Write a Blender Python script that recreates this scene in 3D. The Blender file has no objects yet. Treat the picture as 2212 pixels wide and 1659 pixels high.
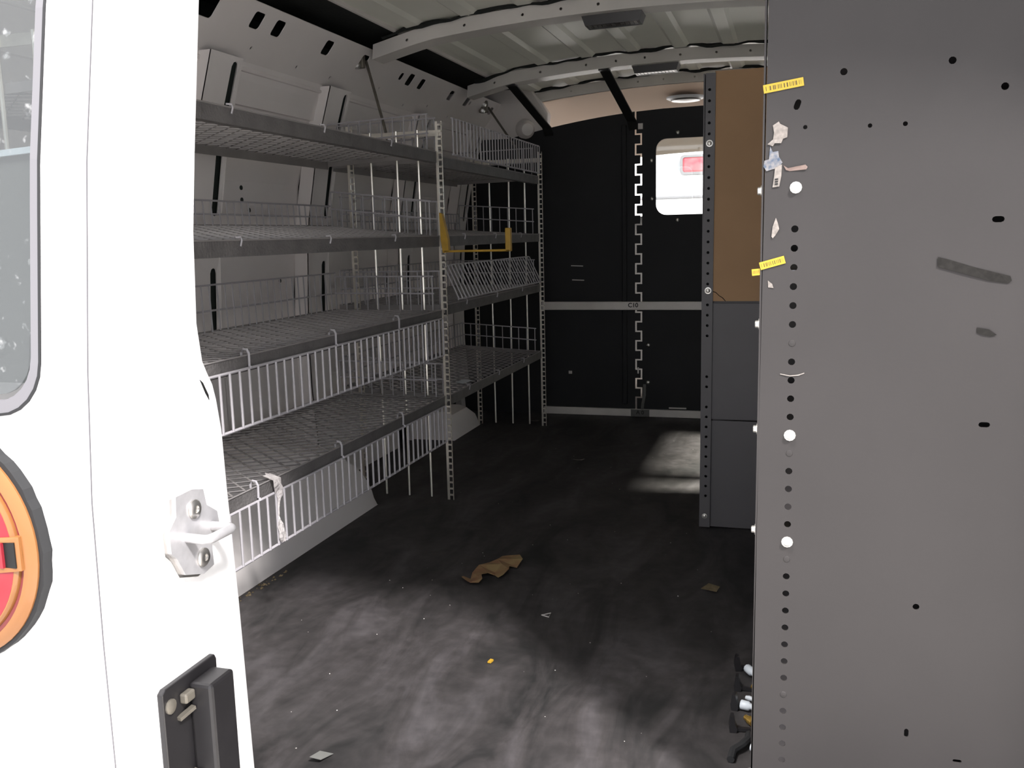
import bpy, bmesh, math, random
from mathutils import Vector, Matrix, geometry
random.seed(7)
C = bpy.context.scene.collection
SC = bpy.context.scene

# ------------------------------------------------------------------ camera
cam_d = bpy.data.cameras.new('camera'); cam = bpy.data.objects.new('camera', cam_d); C.objects.link(cam)
cam_d.sensor_width = 36.0; cam_d.lens = 36.0 * 2000.0 / 2212.0; cam_d.clip_start = 0.02
_y, _p, _r = (math.radians(a) for a in (16.908, 9.121, 1.35))
_fw = Vector((-math.sin(_y) * math.cos(_p), math.cos(_y) * math.cos(_p), -math.sin(_p)))
_rt = Vector((math.cos(_y), math.sin(_y), 0)); _dn = _fw.cross(_rt)
_r2 = _rt * math.cos(_r) + _dn * math.sin(_r); _d2 = -_rt * math.sin(_r) + _dn * math.cos(_r)
_m = Matrix((( _r2.x, -_d2.x, -_fw.x, 0), (_r2.y, -_d2.y, -_fw.y, 0), (_r2.z, -_d2.z, -_fw.z, 0.75), (0, 0, 0, 1)))
cam.matrix_world = _m
SC.camera = cam

# ------------------------------------------------------------------ light
SC.view_settings.view_transform = 'Standard'; SC.view_settings.look = 'None'
SC.view_settings.gamma = 1.0; SC.view_settings.use_curve_mapping = False
SC.view_settings.exposure = 0.14
SC.cycles.use_denoising = True
SC.cycles.max_bounces = 10; SC.cycles.diffuse_bounces = 6
SC.cycles.sample_clamp_indirect = 6.0
world = bpy.data.worlds.new('overcast_sky'); SC.world = world; world.use_nodes = True
bgn = world.node_tree.nodes['Background']; bgn.inputs[0].default_value = (0.91, 0.93, 0.98, 1); bgn.inputs[1].default_value = 2.1
sun_d = bpy.data.lights.new('sun', 'SUN'); sun_d.energy = 6.6; sun_d.angle = math.radians(6.5); sun_d.color = (1.0, 0.97, 0.96)
sun = bpy.data.objects.new('sun', sun_d); C.objects.link(sun); sun.location = (3, -3, 5)
sun.rotation_euler = Vector((-0.70, 0.715, -1.10)).to_track_quat('-Z', 'Y').to_euler()
sl_d = bpy.data.lights.new('side_patch_light', 'AREA'); sl_d.energy = 2300.0; sl_d.size = 0.22; sl_d.color = (1.0, 0.93, 0.82)  # added unseen light, throws the floor patch through the side panes
sl = bpy.data.objects.new('side_patch_light', sl_d); C.objects.link(sl); sl.location = (2.9, 3.0, 2.15)
sl.rotation_euler = (Vector((-0.2, 3.0, 0)) - Vector(sl.location)).to_track_quat('-Z', 'Y').to_euler()

cl_d = bpy.data.lights.new('floor_pool_light', 'AREA'); cl_d.energy = 330.0; cl_d.size = 1.0; cl_d.color = (1.0, 0.97, 0.95)  # unseen light added high behind left for the right floor pool
cl = bpy.data.objects.new('floor_pool_light', cl_d); C.objects.link(cl); cl.location = (-1.65, -0.9, 5.0)
cl.rotation_euler = (Vector((-0.15, 1.35, 0)) - Vector(cl.location)).to_track_quat('-Z', 'Y').to_euler()

# ------------------------------------------------------------------ helpers
def mat(name, col, rough=0.5, metal=0.0, var=0.0, scale=8.0, bump=0.0, bscale=60.0, col2=None, spec=0.5):
    m = bpy.data.materials.new(name); m.use_nodes = True
    nt = m.node_tree; b = nt.nodes['Principled BSDF']
    b.inputs['Roughness'].default_value = rough; b.inputs['Metallic'].default_value = metal
    b.inputs['Specular IOR Level'].default_value = spec
    c4 = (*col, 1)
    b.inputs['Base Color'].default_value = c4
    tc = nt.nodes.new('ShaderNodeTexCoord')
    if var > 0 or col2:
        n = nt.nodes.new('ShaderNodeTexNoise'); n.inputs['Scale'].default_value = scale; n.inputs['Detail'].default_value = 6
        nt.links.new(tc.outputs['Object'], n.inputs['Vector'])
        r = nt.nodes.new('ShaderNodeValToRGB'); r.color_ramp.elements[0].position = 0.35; r.color_ramp.elements[1].position = 0.68
        r.color_ramp.elements[0].color = c4
        r.color_ramp.elements[1].color = (*(col2 if col2 else [min(1, c * (1 + var)) for c in col]), 1)
        nt.links.new(n.outputs['Fac'], r.inputs['Fac']); nt.links.new(r.outputs['Color'], b.inputs['Base Color'])
    if bump > 0:
        n2 = nt.nodes.new('ShaderNodeTexNoise'); n2.inputs['Scale'].default_value = bscale; n2.inputs['Detail'].default_value = 3
        nt.links.new(tc.outputs['Object'], n2.inputs['Vector'])
        bp = nt.nodes.new('ShaderNodeBump'); bp.inputs['Strength'].default_value = bump; bp.inputs['Distance'].default_value = 0.004
        nt.links.new(n2.outputs['Fac'], bp.inputs['Height']); nt.links.new(bp.outputs['Normal'], b.inputs['Normal'])
    return m

def glass(name, tint, mixfac=0.12, rough=0.03):
    m = bpy.data.materials.new(name); m.use_nodes = True; nt = m.node_tree
    for n in list(nt.nodes): nt.nodes.remove(n)
    o = nt.nodes.new('ShaderNodeOutputMaterial'); t = nt.nodes.new('ShaderNodeBsdfTransparent'); g = nt.nodes.new('ShaderNodeBsdfGlossy')
    mx = nt.nodes.new('ShaderNodeMixShader')
    t.inputs[0].default_value = (*tint, 1); g.inputs['Roughness'].default_value = rough
    mx.inputs[0].default_value = mixfac
    nt.links.new(t.outputs[0], mx.inputs[1]); nt.links.new(g.outputs[0], mx.inputs[2]); nt.links.new(mx.outputs[0], o.inputs[0])
    return m

def wloc(o):
    v = Vector(o.location)
    while o.parent: o = o.parent; v += Vector(o.location)
    return v

def tag(o, label=None, cat=None, group=None, kind=None):
    if label: o['label'] = label
    if cat: o['category'] = cat
    if group: o['group'] = group
    if kind: o['kind'] = kind
    return o

def empty(name, loc=(0, 0, 0), parent=None, **k):
    o = bpy.data.objects.new(name, None); C.objects.link(o); o.empty_display_size = 0.05
    o.location = Vector(loc) - (wloc(parent) if parent else Vector()); o.parent = parent
    return tag(o, **k)

def link(name, me, m=None, parent=None, loc=None, **k):
    o = bpy.data.objects.new(name, me); C.objects.link(o)
    if m and not me.materials: me.materials.append(m)
    o.parent = parent
    if loc is not None: o.location = Vector(loc) - (wloc(parent) if parent else Vector())
    return tag(o, **k)

class MB:
    def __init__(s): s.v = []; s.f = []
    def add(s, vs, fs):
        b = len(s.v); s.v += [tuple(v) for v in vs]; s.f += [tuple(i + b for i in f) for f in fs]; return s
    def box(s, a, b):
        x0, y0, z0 = a; x1, y1, z1 = b
        return s.add([(x0,y0,z0),(x1,y0,z0),(x1,y1,z0),(x0,y1,z0),(x0,y0,z1),(x1,y0,z1),(x1,y1,z1),(x0,y1,z1)],
                     [(0,3,2,1),(4,5,6,7),(0,1,5,4),(1,2,6,5),(2,3,7,6),(3,0,4,7)])
    def bar(s, p0, p1, w, h, up=(0, 0, 1)):
        p0 = Vector(p0); p1 = Vector(p1); d = (p1 - p0).normalized(); u = Vector(up)
        sd = d.cross(u)
        if sd.length < 1e-4: sd = d.cross(Vector((1, 0, 0)))
        sd.normalize(); u = sd.cross(d)
        vs = []
        for p in (p0, p1):
            for a, b in ((-1,-1),(1,-1),(1,1),(-1,1)): vs.append(p + sd * a * w / 2 + u * b * h / 2)
        return s.add(vs, [(3,2,1,0),(4,5,6,7),(0,1,5,4),(1,2,6,5),(2,3,7,6),(3,0,4,7)])
    def tube(s, pts, r, n=8, closed=False, rs=None):
        pts = [Vector(p) for p in pts]; N = len(pts); rings = []
        for i, p in enumerate(pts):
            a = pts[(i - 1) % N] if (closed or i > 0) else p; b = pts[(i + 1) % N] if (closed or i < N - 1) else p
            d = (b - a).normalized(); u = Vector((0, 0, 1))
            if abs(d.z) > 0.9: u = Vector((1, 0, 0))
            e = d.cross(u).normalized(); g = e.cross(d); rr = rs[i] if rs else r
            rings.append([p + e * math.cos(2*math.pi*k/n) * rr + g * math.sin(2*math.pi*k/n) * rr for k in range(n)])
        b0 = len(s.v); s.v += [tuple(q) for rg in rings for q in rg]
        for i in range(N if closed else N - 1):
            j = (i + 1) % N
            for k in range(n):
                k2 = (k + 1) % n; s.f.append((b0+i*n+k, b0+i*n+k2, b0+j*n+k2, b0+j*n+k))
        if not closed:
            s.f.append(tuple(b0 + k for k in range(n))[::-1]); s.f.append(tuple(b0 + (N-1)*n + k for k in range(n)))
        return s
    def lathe(s, prof, org, axis, n=24):
        # prof: [(radius, height along axis)]
        org = Vector(org); a = Vector(axis).normalized(); u = Vector((0, 0, 1)) if abs(a.z) < .9 else Vector((1, 0, 0))
        e = a.cross(u).normalized(); g = e.cross(a); b0 = len(s.v)
        for r, h in prof:
            for k in range(n):
                t = 2*math.pi*k/n; s.v.append(tuple(org + a*h + (e*math.cos(t) + g*math.sin(t))*max(r, 1e-5)))
        for i in range(len(prof) - 1):
            for k in range(n):
                k2 = (k+1) % n; s.f.append((b0+i*n+k, b0+i*n+k2, b0+(i+1)*n+k2, b0+(i+1)*n+k))
        s.f.append(tuple(b0+k for k in range(n))[::-1]); s.f.append(tuple(b0+(len(prof)-1)*n+k for k in range(n)))
        return s
    def plate(s, outer, holes, fn, th, cuts=()):
        """flat outline with holes in (a,b); fn(a,b,t) -> xyz, t = 0 front, th back"""
        P = []; Ed = []
        for lp in [outer] + list(holes):
            b0 = len(P); P += [Vector(p) for p in lp]; Ed += [(b0+i, b0+(i+1) % len(lp)) for i in range(len(lp))]
        for a, b in cuts:
            b0 = len(P); P += [Vector(a), Vector(b)]; Ed.append((b0, b0+1))
        V, E, F, *_ = geometry.delaunay_2d_cdt(P, Ed, [], 0, 1e-6)
        def inside(p, lp):
            c = False; j = len(lp) - 1
            for i in range(len(lp)):
                xi, yi = lp[i]; xj, yj = lp[j]
                if (yi > p[1]) != (yj > p[1]) and p[0] < (xj-xi)*(p[1]-yi)/(yj-yi) + xi: c = not c
                j = i
            return c
        hb = [(min(p[0] for p in h), max(p[0] for p in h), min(p[1] for p in h), max(p[1] for p in h), h) for h in holes]
        keep = []
        for f in F:
            c = ((V[f[0]].x+V[f[1]].x+V[f[2]].x)/3, (V[f[0]].y+V[f[1]].y+V[f[2]].y)/3)
            if not inside(c, outer): continue
            if any(a <= c[0] <= b and d <= c[1] <= e and inside(c, h) for a, b, d, e, h in hb): continue
            keep.append(tuple(f))
        n = len(V); b0 = len(s.v)
        s.v += [tuple(fn(v.x, v.y, 0)) for v in V] + [tuple(fn(v.x, v.y, th)) for v in V]
        cnt = {}
        for f in keep:
            for i in range(3):
                e = (f[i], f[(i+1) % 3]); cnt[e] = 1
            s.f.append(tuple(b0+i for i in f)); s.f.append(tuple(b0+n+i for i in reversed(f)))
        for (a, b) in cnt:
            if (b, a) not in cnt: s.f.append((b0+b, b0+a, b0+n+a, b0+n+b))
        return s
    def mesh(s, name, m=None, off=Vector(), smooth=False, fix=True):
        me = bpy.data.meshes.new(name); me.from_pydata([tuple(Vector(v) - off) for v in s.v], [], s.f)
        if fix:
            bm = bmesh.new(); bm.from_mesh(me); bmesh.ops.recalc_face_normals(bm, faces=bm.faces); bm.to_mesh(me); bm.free()
        if m: me.materials.append(m)
        if smooth:
            me.polygons.foreach_set('use_smooth', [True] * len(me.polygons))
            me.set_sharp_from_angle(angle=math.radians(40))
        me.update(); return me
    def build(s, name, m, parent=None, smooth=False, bevel=0.0, loc=None, **k):
        base = Vector(loc) if loc is not None else (wloc(parent) if parent else (Vector(s.v[0]) if False else Vector()))
        o = link(name, s.mesh(name, m, base, smooth), None, parent, loc=base, **k)
        if bevel > 0:
            bv = o.modifiers.new('bevel', 'BEVEL'); bv.width = bevel; bv.segments = 2; bv.limit_method = 'ANGLE'; bv.angle_limit = math.radians(40)
        return o

def circ(cx, cy, r, n=10, ry=None):
    ry = ry or r
    return [(cx + r*math.cos(2*math.pi*k/n), cy + ry*math.sin(2*math.pi*k/n)) for k in range(n)]
def slot(cx, cy, w, h, n=4, ang=0.0):
    r = min(w, h)/2; pts = []
    if w >= h: cs = ((w/2-r, 0, -90), (-(w/2-r), 0, 90))
    else: cs = ((0, h/2-r, 0), (0, -(h/2-r), 180))
    for ox, oy, a0 in cs:
        for k in range(n+1):
            a = math.radians(a0 + 180*k/n); pts.append((ox + r*math.cos(a), oy + r*math.sin(a)))
    ca, sa = math.cos(ang), math.sin(ang)
    return [(cx + x*ca - y*sa, cy + x*sa + y*ca) for x, y in pts]
def rrect(x0, y0, x1, y1, r, n=5):
    pts = []
    for cx, cy, a0 in ((x1-r, y1-r, 0), (x0+r, y1-r, 90), (x0+r, y0+r, 180), (x1-r, y0+r, 270)):
        for k in range(n+1):
            a = math.radians(a0 + 90*k/n); pts.append((cx + r*math.cos(a), cy + r*math.sin(a)))
    return pts
def dens(lp, d=0.045):
    out = []
    for (a, b), (c, e) in zip(lp, lp[1:] + lp[:1]):
        n = max(1, int(math.hypot(c - a, e - b)/d)); out += [(a + (c - a)*k/n, b + (e - b)*k/n) for k in range(n)]
    return out
def text_mesh(s, size, fn, name):
    cu = bpy.data.curves.new(name, 'FONT'); cu.body = s; cu.size = size; cu.align_x = 'CENTER'; cu.align_y = 'CENTER'; cu.extrude = 0.0
    cu.offset = size * 0.02
    o = bpy.data.objects.new(name, cu); C.objects.link(o)
    dg = bpy.context.evaluated_depsgraph_get(); me = bpy.data.meshes.new_from_object(o.evaluated_get(dg))
    bpy.data.objects.remove(o); bpy.data.curves.remove(cu)
    for v in me.vertices: v.co = Vector(fn(v.co.x, v.co.y))
    return me

# ------------------------------------------------------------------ materials
M = {}
M['white_paint'] = mat('white_body_paint', (0.80, 0.79, 0.79), 0.25)
M['wall_paint'] = mat('white_inner_paint', (0.80, 0.755, 0.735), 0.45, var=0.06, scale=5, bump=0.03)
M['ceiling_paint'] = mat('grey_roof_paint', (0.72, 0.72, 0.65), 0.38, var=0.10, scale=3)
M['bow_paint'] = mat('bow_paint', (0.66, 0.63, 0.60), 0.42, var=0.1)
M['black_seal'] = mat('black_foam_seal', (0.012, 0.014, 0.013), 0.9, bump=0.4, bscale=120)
M['black_panel'] = mat('black_bulkhead_paint', (0.013, 0.013, 0.014), 0.55, var=0.3, scale=4, spec=0.25)
M['black_metal'] = mat('black_strap_paint', (0.012, 0.012, 0.012), 0.5, spec=0.3)
M['alu'] = mat('dull_aluminium', (0.52, 0.49, 0.46), 0.45, 0.3, var=0.3, scale=6)
M['steel'] = mat('zinc_steel', (0.62, 0.60, 0.57), 0.3, 0.9)
M['bright'] = mat('bright_bolt', (0.62, 0.60, 0.56), 0.28, 0.7)
M['beige'] = mat('beige_headliner', (0.62, 0.50, 0.40), 0.9, bump=0.1)
M['grey_panel_dimmed'] = mat('grey_enamel_dimmed', (0.0325, 0.0292, 0.0287), 0.55, var=0.10, scale=6, bump=0.02, bscale=200, spec=0.3)  # grey darkened because outside light made the near panel too bright
M['grey_panel_dimmed2'] = mat('grey_enamel_undimmed', (0.085, 0.079, 0.083), 0.5, var=0.15, scale=7)  # lighter grey enamel, left undimmed where outside light is weak
M['card'] = mat('cardboard', (0.34, 0.21, 0.115), 0.9, var=0.15, scale=5, bump=0.05)
M['deck'] = mat('grey_expanded_steel', (0.25, 0.235, 0.23), 0.55, 0.2, var=0.25, scale=12)
M['lip'] = mat('grey_steel_dimmed', (0.10, 0.094, 0.092), 0.6, var=0.3, scale=25, bump=0.5, bscale=160)  # shelf steel darkened to cancel the stronger light on the upright lip
M['brace'] = mat('dull_brown_steel', (0.16, 0.145, 0.12), 0.5, 0.5, var=0.3, scale=40)
M['wire'] = mat('white_coated_wire', (0.42, 0.40, 0.42), 0.4)
M['post'] = mat('galvanised_post', (0.80, 0.76, 0.68), 0.34, 0.85, var=0.2, scale=30)
M['yellow'] = mat('yellow_paint', (0.36, 0.21, 0.02), 0.5, var=0.3, scale=40)
M['rubber'] = mat('black_rubber', (0.012, 0.012, 0.013), 0.7)
M['plastic_black'] = mat('black_plastic', (0.014, 0.013, 0.014), 0.35, var=0.2, scale=30)
M['primer_shade'] = mat('green_primer_shaded', (0.014, 0.020, 0.017), 0.8)  # green primer, darkened to paint in the shade of wall cavities
M['amber'] = mat('amber_lens', (0.27, 0.115, 0.04), 0.15)
M['red'] = mat('red_lens', (0.27, 0.022, 0.032), 0.12)
M['red_far'] = mat('pale_red_lens', (0.42, 0.13, 0.14), 0.2, scale=14, col2=(0.30, 0.05, 0.07))
M['darkred'] = mat('dark_red_groove', (0.20, 0.03, 0.03), 0.3)
M['frost'] = mat('window_rubber_trim', (0.15, 0.145, 0.155), 0.5)
M['board'] = mat('grey_board', (0.11, 0.109, 0.102), 0.8, var=0.2, scale=9)
M['dash'] = mat('dark_dash_plastic', (0.02, 0.02, 0.022), 0.6)
M['asphalt'] = mat('asphalt', (0.36, 0.35, 0.34), 0.9, var=0.3, scale=2.0, bump=0.2)
M['leafm'] = mat('dry_leaf', (0.20, 0.10, 0.05), 0.7, scale=34, col2=(0.24, 0.17, 0.075))
M['paper'] = mat('torn_paper', (0.18, 0.16, 0.145), 0.8, var=0.5, scale=260)
M['paper_blue'] = mat('torn_blue_print_paper', (0.20, 0.19, 0.19), 0.7, scale=220, col2=(0.05, 0.075, 0.12))
M['paper_black'] = mat('label_print', (0.01, 0.01, 0.01), 0.8)
M['pink'] = mat('pinkish_glue', (0.15, 0.105, 0.09), 0.7, var=0.3, scale=90)
M['tape'] = mat('dark_tape', (0.013, 0.012, 0.011), 0.9, var=0.5, scale=200, spec=0.2)
M['brass'] = mat('brass', (0.75, 0.48, 0.12), 0.25, 0.9)
M['white_pl'] = mat('white_plastic', (0.62, 0.66, 0.70), 0.4)
M['lens_grey'] = mat('lamp_lens', (0.10, 0.095, 0.09), 0.25)
M['soil'] = mat('brown_debris', (0.10, 0.075, 0.04), 0.9, var=0.6, scale=90)
M['glass_dark'] = glass('tinted_door_glass', (0.70, 0.72, 0.72), 0.08, 0.02)
def speckle(m):
    nt = m.node_tree; out = [n for n in nt.nodes if n.type == 'OUTPUT_MATERIAL'][0]; src = out.inputs[0].links[0].from_socket
    tc = nt.nodes.new('ShaderNodeTexCoord'); n = nt.nodes.new('ShaderNodeTexNoise'); n.inputs['Scale'].default_value = 70; n.inputs['Detail'].default_value = 3
    nt.links.new(tc.outputs['Object'], n.inputs['Vector'])
    r = nt.nodes.new('ShaderNodeValToRGB'); r.color_ramp.elements[0].position = 0.64; r.color_ramp.elements[0].color = (0.035, 0.035, 0.035, 1); r.color_ramp.elements[1].position = 0.74; r.color_ramp.elements[1].color = (0.40, 0.40, 0.40, 1)
    d = nt.nodes.new('ShaderNodeBsdfDiffuse'); d.inputs[0].default_value = (0.5, 0.5, 0.5, 1); mx = nt.nodes.new('ShaderNodeMixShader')
    nt.links.new(n.outputs['Fac'], r.inputs[0]); nt.links.new(r.outputs[0], mx.inputs[0]); nt.links.new(src, mx.inputs[1]); nt.links.new(d.outputs[0], mx.inputs[2]); nt.links.new(mx.outputs[0], out.inputs[0])
speckle(M['glass_dark'])
M['glass'] = glass('clear_pane', (0.88, 0.91, 0.91), 0.05, 0.02)
M['film'] = mat('clear_plastic_film', (0.62, 0.58, 0.57), 0.12, var=0.3, scale=90, bump=0.8, bscale=140)
M['film'].node_tree.nodes['Principled BSDF'].inputs['Alpha'].default_value = 0.62

def floor_mat():
    m = mat('dusty_black_mat', (0.01, 0.01, 0.01), 0.62); nt = m.node_tree; b = nt.nodes['Principled BSDF']
    tc = nt.nodes.new('ShaderNodeTexCoord')
    mp = nt.nodes.new('ShaderNodeMapping'); mp.inputs['Rotation'].default_value = (0, 0, math.radians(28)); mp.inputs['Scale'].default_value = (2.6, 0.9, 1)
    n = nt.nodes.new('ShaderNodeTexNoise'); n.inputs['Scale'].default_value = 3.6; n.inputs['Detail'].default_value = 9; n.inputs['Roughness'].default_value = 0.62; n.inputs['Distortion'].default_value = 0.9
    nt.links.new(tc.outputs['Object'], mp.inputs['Vector']); nt.links.new(mp.outputs['Vector'], n.inputs['Vector'])
    r = nt.nodes.new('ShaderNodeValToRGB'); e = r.color_ramp.elements
    e[0].position = 0.34; e[0].color = (0.013, 0.0125, 0.0125, 1); e[1].position = 0.66; e[1].color = (0.062, 0.056, 0.058, 1)
    x = r.color_ramp.elements.new(0.5); x.color = (0.036, 0.032, 0.032, 1)
    nt.links.new(n.outputs['Fac'], r.inputs['Fac'])
    n2 = nt.nodes.new('ShaderNodeTexNoise'); n2.inputs['Scale'].default_value = 34; n2.inputs['Detail'].default_value = 4
    nt.links.new(tc.outputs['Object'], n2.inputs['Vector'])
    mx = nt.nodes.new('ShaderNodeMix'); mx.data_type = 'RGBA'; mx.blend_type = 'OVERLAY'; mx.inputs[0].default_value = 0.55
    nt.links.new(r.outputs['Color'], mx.inputs[6]); nt.links.new(n2.outputs['Fac'], mx.inputs[7])
    nt.links.new(mx.outputs[2], b.inputs['Base Color'])
    bp = nt.nodes.new('ShaderNodeBump'); bp.inputs['Strength'].default_value = 0.15; bp.inputs['Distance'].default_value = 0.003
    nt.links.new(n2.outputs['Fac'], bp.inputs['Height']); nt.links.new(bp.outputs['Normal'], b.inputs['Normal'])
    return m
M['floor'] = floor_mat()

def tag_mat():
    m = mat('yellow_barcode_tag', (0.42, 0.29, 0.02), 0.45); nt = m.node_tree; b = nt.nodes['Principled BSDF']
    tc = nt.nodes.new('ShaderNodeTexCoord'); sp = nt.nodes.new('ShaderNodeSeparateXYZ'); nt.links.new(tc.outputs['Generated'], sp.inputs[0])
    n = nt.nodes.new('ShaderNodeTexNoise'); n.noise_dimensions = '1D'; n.inputs['Scale'].default_value = 26; n.inputs['Detail'].default_value = 2
    nt.links.new(sp.outputs['X'], n.inputs['W'])
    g = nt.nodes.new('ShaderNodeMath'); g.operation = 'GREATER_THAN'; g.inputs[1].default_value = 0.52; nt.links.new(n.outputs['Fac'], g.inputs[0])
    lo = nt.nodes.new('ShaderNodeMath'); lo.operation = 'COMPARE'; lo.inputs[1].default_value = 0.5; lo.inputs[2].default_value = 0.26; nt.links.new(sp.outputs['Y'], lo.inputs[0])
    l2 = nt.nodes.new('ShaderNodeMath'); l2.operation = 'COMPARE'; l2.inputs[1].default_value = 0.5; l2.inputs[2].default_value = 0.44; nt.links.new(sp.outputs['X'], l2.inputs[0])
    p = nt.nodes.new('ShaderNodeMath'); p.operation = 'MULTIPLY'; nt.links.new(g.outputs[0], p.inputs[0]); nt.links.new(lo.outputs[0], p.inputs[1])
    p2 = nt.nodes.new('ShaderNodeMath'); p2.operation = 'MULTIPLY'; nt.links.new(p.outputs[0], p2.inputs[0]); nt.links.new(l2.outputs[0], p2.inputs[1])
    mx = nt.nodes.new('ShaderNodeMix'); mx.data_type = 'RGBA'; mx.inputs[6].default_value = (0.42, 0.29, 0.02, 1); mx.inputs[7].default_value = (0.06, 0.035, 0.006, 1)
    nt.links.new(p2.outputs[0], mx.inputs[0]); nt.links.new(mx.outputs[2], b.inputs['Base Color'])
    return m
M['ytag'] = tag_mat()

# ------------------------------------------------------------------ setting: ground, floor
XL, XR, YR, YB = -1.36, 0.72, 0.86, 3.745      # inner left / right wall, rear sill, bulkhead
MB().box((-14, -14, -0.80), (14, 24, -0.72)).build('ground', M['asphalt'], kind='structure')
fl = MB().box((-1.40, YR, -0.05), (XR + 0.04, 5.3, 0.0)).build('floor', M['floor'], kind='structure')

# ------------------------------------------------------------------ left wall
WP = [(-0.05, -1.335), (0.3, -1.36), (0.6, -1.362), (0.9, -1.328), (1.10, -1.272), (1.16, -1.25)]
def wx(z):
    for (z0, x0), (z1, x1) in zip(WP, WP[1:]):
        if z <= z1: return x0 + (x1 - x0) * (z - z0) / (z1 - z0)
    return WP[-1][1]
wall = empty('wall_left', (XL, 2.3, 0), kind='structure')
zs = [-0.05, 0.15, 0.3, 0.45, 0.6, 0.75, 0.9, 1.0, 1.085]
n_ = len(zs); RIBS = (1.89, 2.44, 3.08, 3.64)
edges = [0.88] + [e for yc in RIBS for e in (yc - 0.058, yc + 0.058)] + [3.76]
for ya, yb in zip(edges[0::2], edges[1::2]):
    m_ = MB(); vs = []; fs = []
    for off in (-0.012, -0.024):
        for z in zs:
            for y in (ya, yb): vs.append((wx(z) + off, y, z))
    for i in range(n_ - 1):
        a = 2*i; fs.append((a, a+1, a+3, a+2)); b = 2*n_ + 2*i; fs.append((b, b+2, b+3, b+1))
        for p in (0, 1): fs.append((a + p, a + p + 2, b + p + 2, b + p))
    m_.add(vs, fs); m_.build('skin_panel', M['wall_paint'], wall)
# upper strip stands proud of the skin: its lower edge is the seam in the photograph
m_ = MB(); zz = [1.075, 1.10, 1.13, 1.17]
vs = [(wx(z) + o, y, z) for o in (0.0, -0.03) for z in zz for y in (0.88, 3.80)]
fs = []
for i in range(3):
    a = 2*i; fs.append((a, a+1, a+3, a+2)); b = 8 + 2*i; fs.append((b, b+2, b+3, b+1))
fs.append((0, 8, 9, 1)); fs.append((6, 7, 15, 14))
m_.add(vs, fs).build('upper_strip', M['wall_paint'], wall)
def make_rib(yc, w, slots, sh):
    m = MB(); y0, y1 = yc - w/2, yc + w/2
    lv = [0.10, 0.32, 0.48, 0.735, 0.80, 0.985, 1.03, 1.165]
    outer = [(y0, z) for z in lv] + [(y1, z) for z in reversed(lv)]
    holes = [slot(yc + sh, (a+b)/2, 0.026, b - a, 4) for a, b in slots]
    m.plate(outer, holes, lambda a, b, t: (wx(b) + 0.030 - t, a, b), 0.003, [((y0, z), (y1, z)) for z in lv[1:-1]])
    for ya in (y0, y1 - 0.003):
        vs = [(wx(z) + (0.030 if k else -0.014), ya + d, z) for z in lv for k in (0, 1) for d in (0, 0.003)]
        fs = []
        for i in range(len(lv) - 1):
            a = 4*i
            for p, q in ((0, 1), (1, 3), (3, 2), (2, 0)): fs.append((a+p, a+q, a+4+q, a+4+p))
        m.add(vs, fs)
    rb = m.build('rib', M['wall_paint'], wall)
    l_ = MB(); l_.plate([(y0 + 0.006, z) for z in lv] + [(y1 - 0.006, z) for z in reversed(lv)], [], lambda a, b, t: (wx(b) + 0.018 - t, a, b), 0.002, [((y0 + 0.006, z), (y1 - 0.006, z)) for z in lv[1:-1]])
    l_.build('slot_shade', M['primer_shade'], rb)  # dark sheet added behind the slots as their inner shade
for yc, sh in ((1.89, 0.035), (2.44, 0.035), (3.08, 0.035), (3.64, 0.03)):
    make_rib(yc, 0.125, ((0.53, 0.69), (0.81, 0.965), (1.045, 1.155)), sh)
# roof rail: sloped plate with punched slots
def railfn(a, b, t):   # b: 0..0.16 along the slope
    x = -1.262 + b * 0.80; z = 1.155 + b * 0.98
    return (x - t*0.77, a, z + t*0.63)
holes = []
for y, big in ((1.60, 2), (1.78, 2), (1.966, 1), (2.058, 1), (2.305, 1), (2.52, 1), (2.79, .6), (2.86, 1), (2.955, .9), (3.23, .9), (3.40, .9), (3.44, .4), (3.69, .8)):
    holes.append(rrect(y - 0.021*min(big, 1.6), 0.095 - 0.0165*min(big, 1.6), y + 0.021*min(big, 1.6), 0.095 + 0.0165*min(big, 1.6), 0.007, 3))
for y in (2.0, 2.22, 2.40, 2.66, 2.70, 2.92, 3.1, 3.32): holes.append(circ(y, 0.035 + 0.015*math.sin(y*17), 0.0045, 8))
m_ = MB(); m_.plate([(0.88, 0.0), (3.80, 0.0), (3.80, 0.128), (0.88, 0.128)], holes, railfn, 0.003)
m_.build('roof_rail', M['wall_paint'], wall)
MB().box((-1.44, 0.88, -0.05), (-1.40, 3.86, 1.40)).build('outer_skin', M['primer_shade'], wall)
MB().bar((-1.256, 0.90, 1.152), (-1.256, 3.78, 1.152), 0.014, 0.010).build('shade_ledge', M['wall_paint'], wall, bevel=0.003)  # small ledge added to cast a shade line below the rail
for y, z in ((2.095, 0.885), (2.100, 0.855), (2.135, 0.830), (2.30, 0.64), (2.74, 0.87)):
    MB().lathe([(0.006, 0.0), (0.006, 0.002), (0, 0.003)], (wx(z) - 0.012, y, z), (1, 0, 0), 10).build('plug', M['primer_shade'], wall)  # dark discs stand for the shade inside small wall holes
MB().box((-1.40, 0.88, 1.335), (-1.050, 3.80, 1.350)).build('cavity_shade', M['black_seal'], wall)  # black box put in as the shade between rail and ceiling
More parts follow.
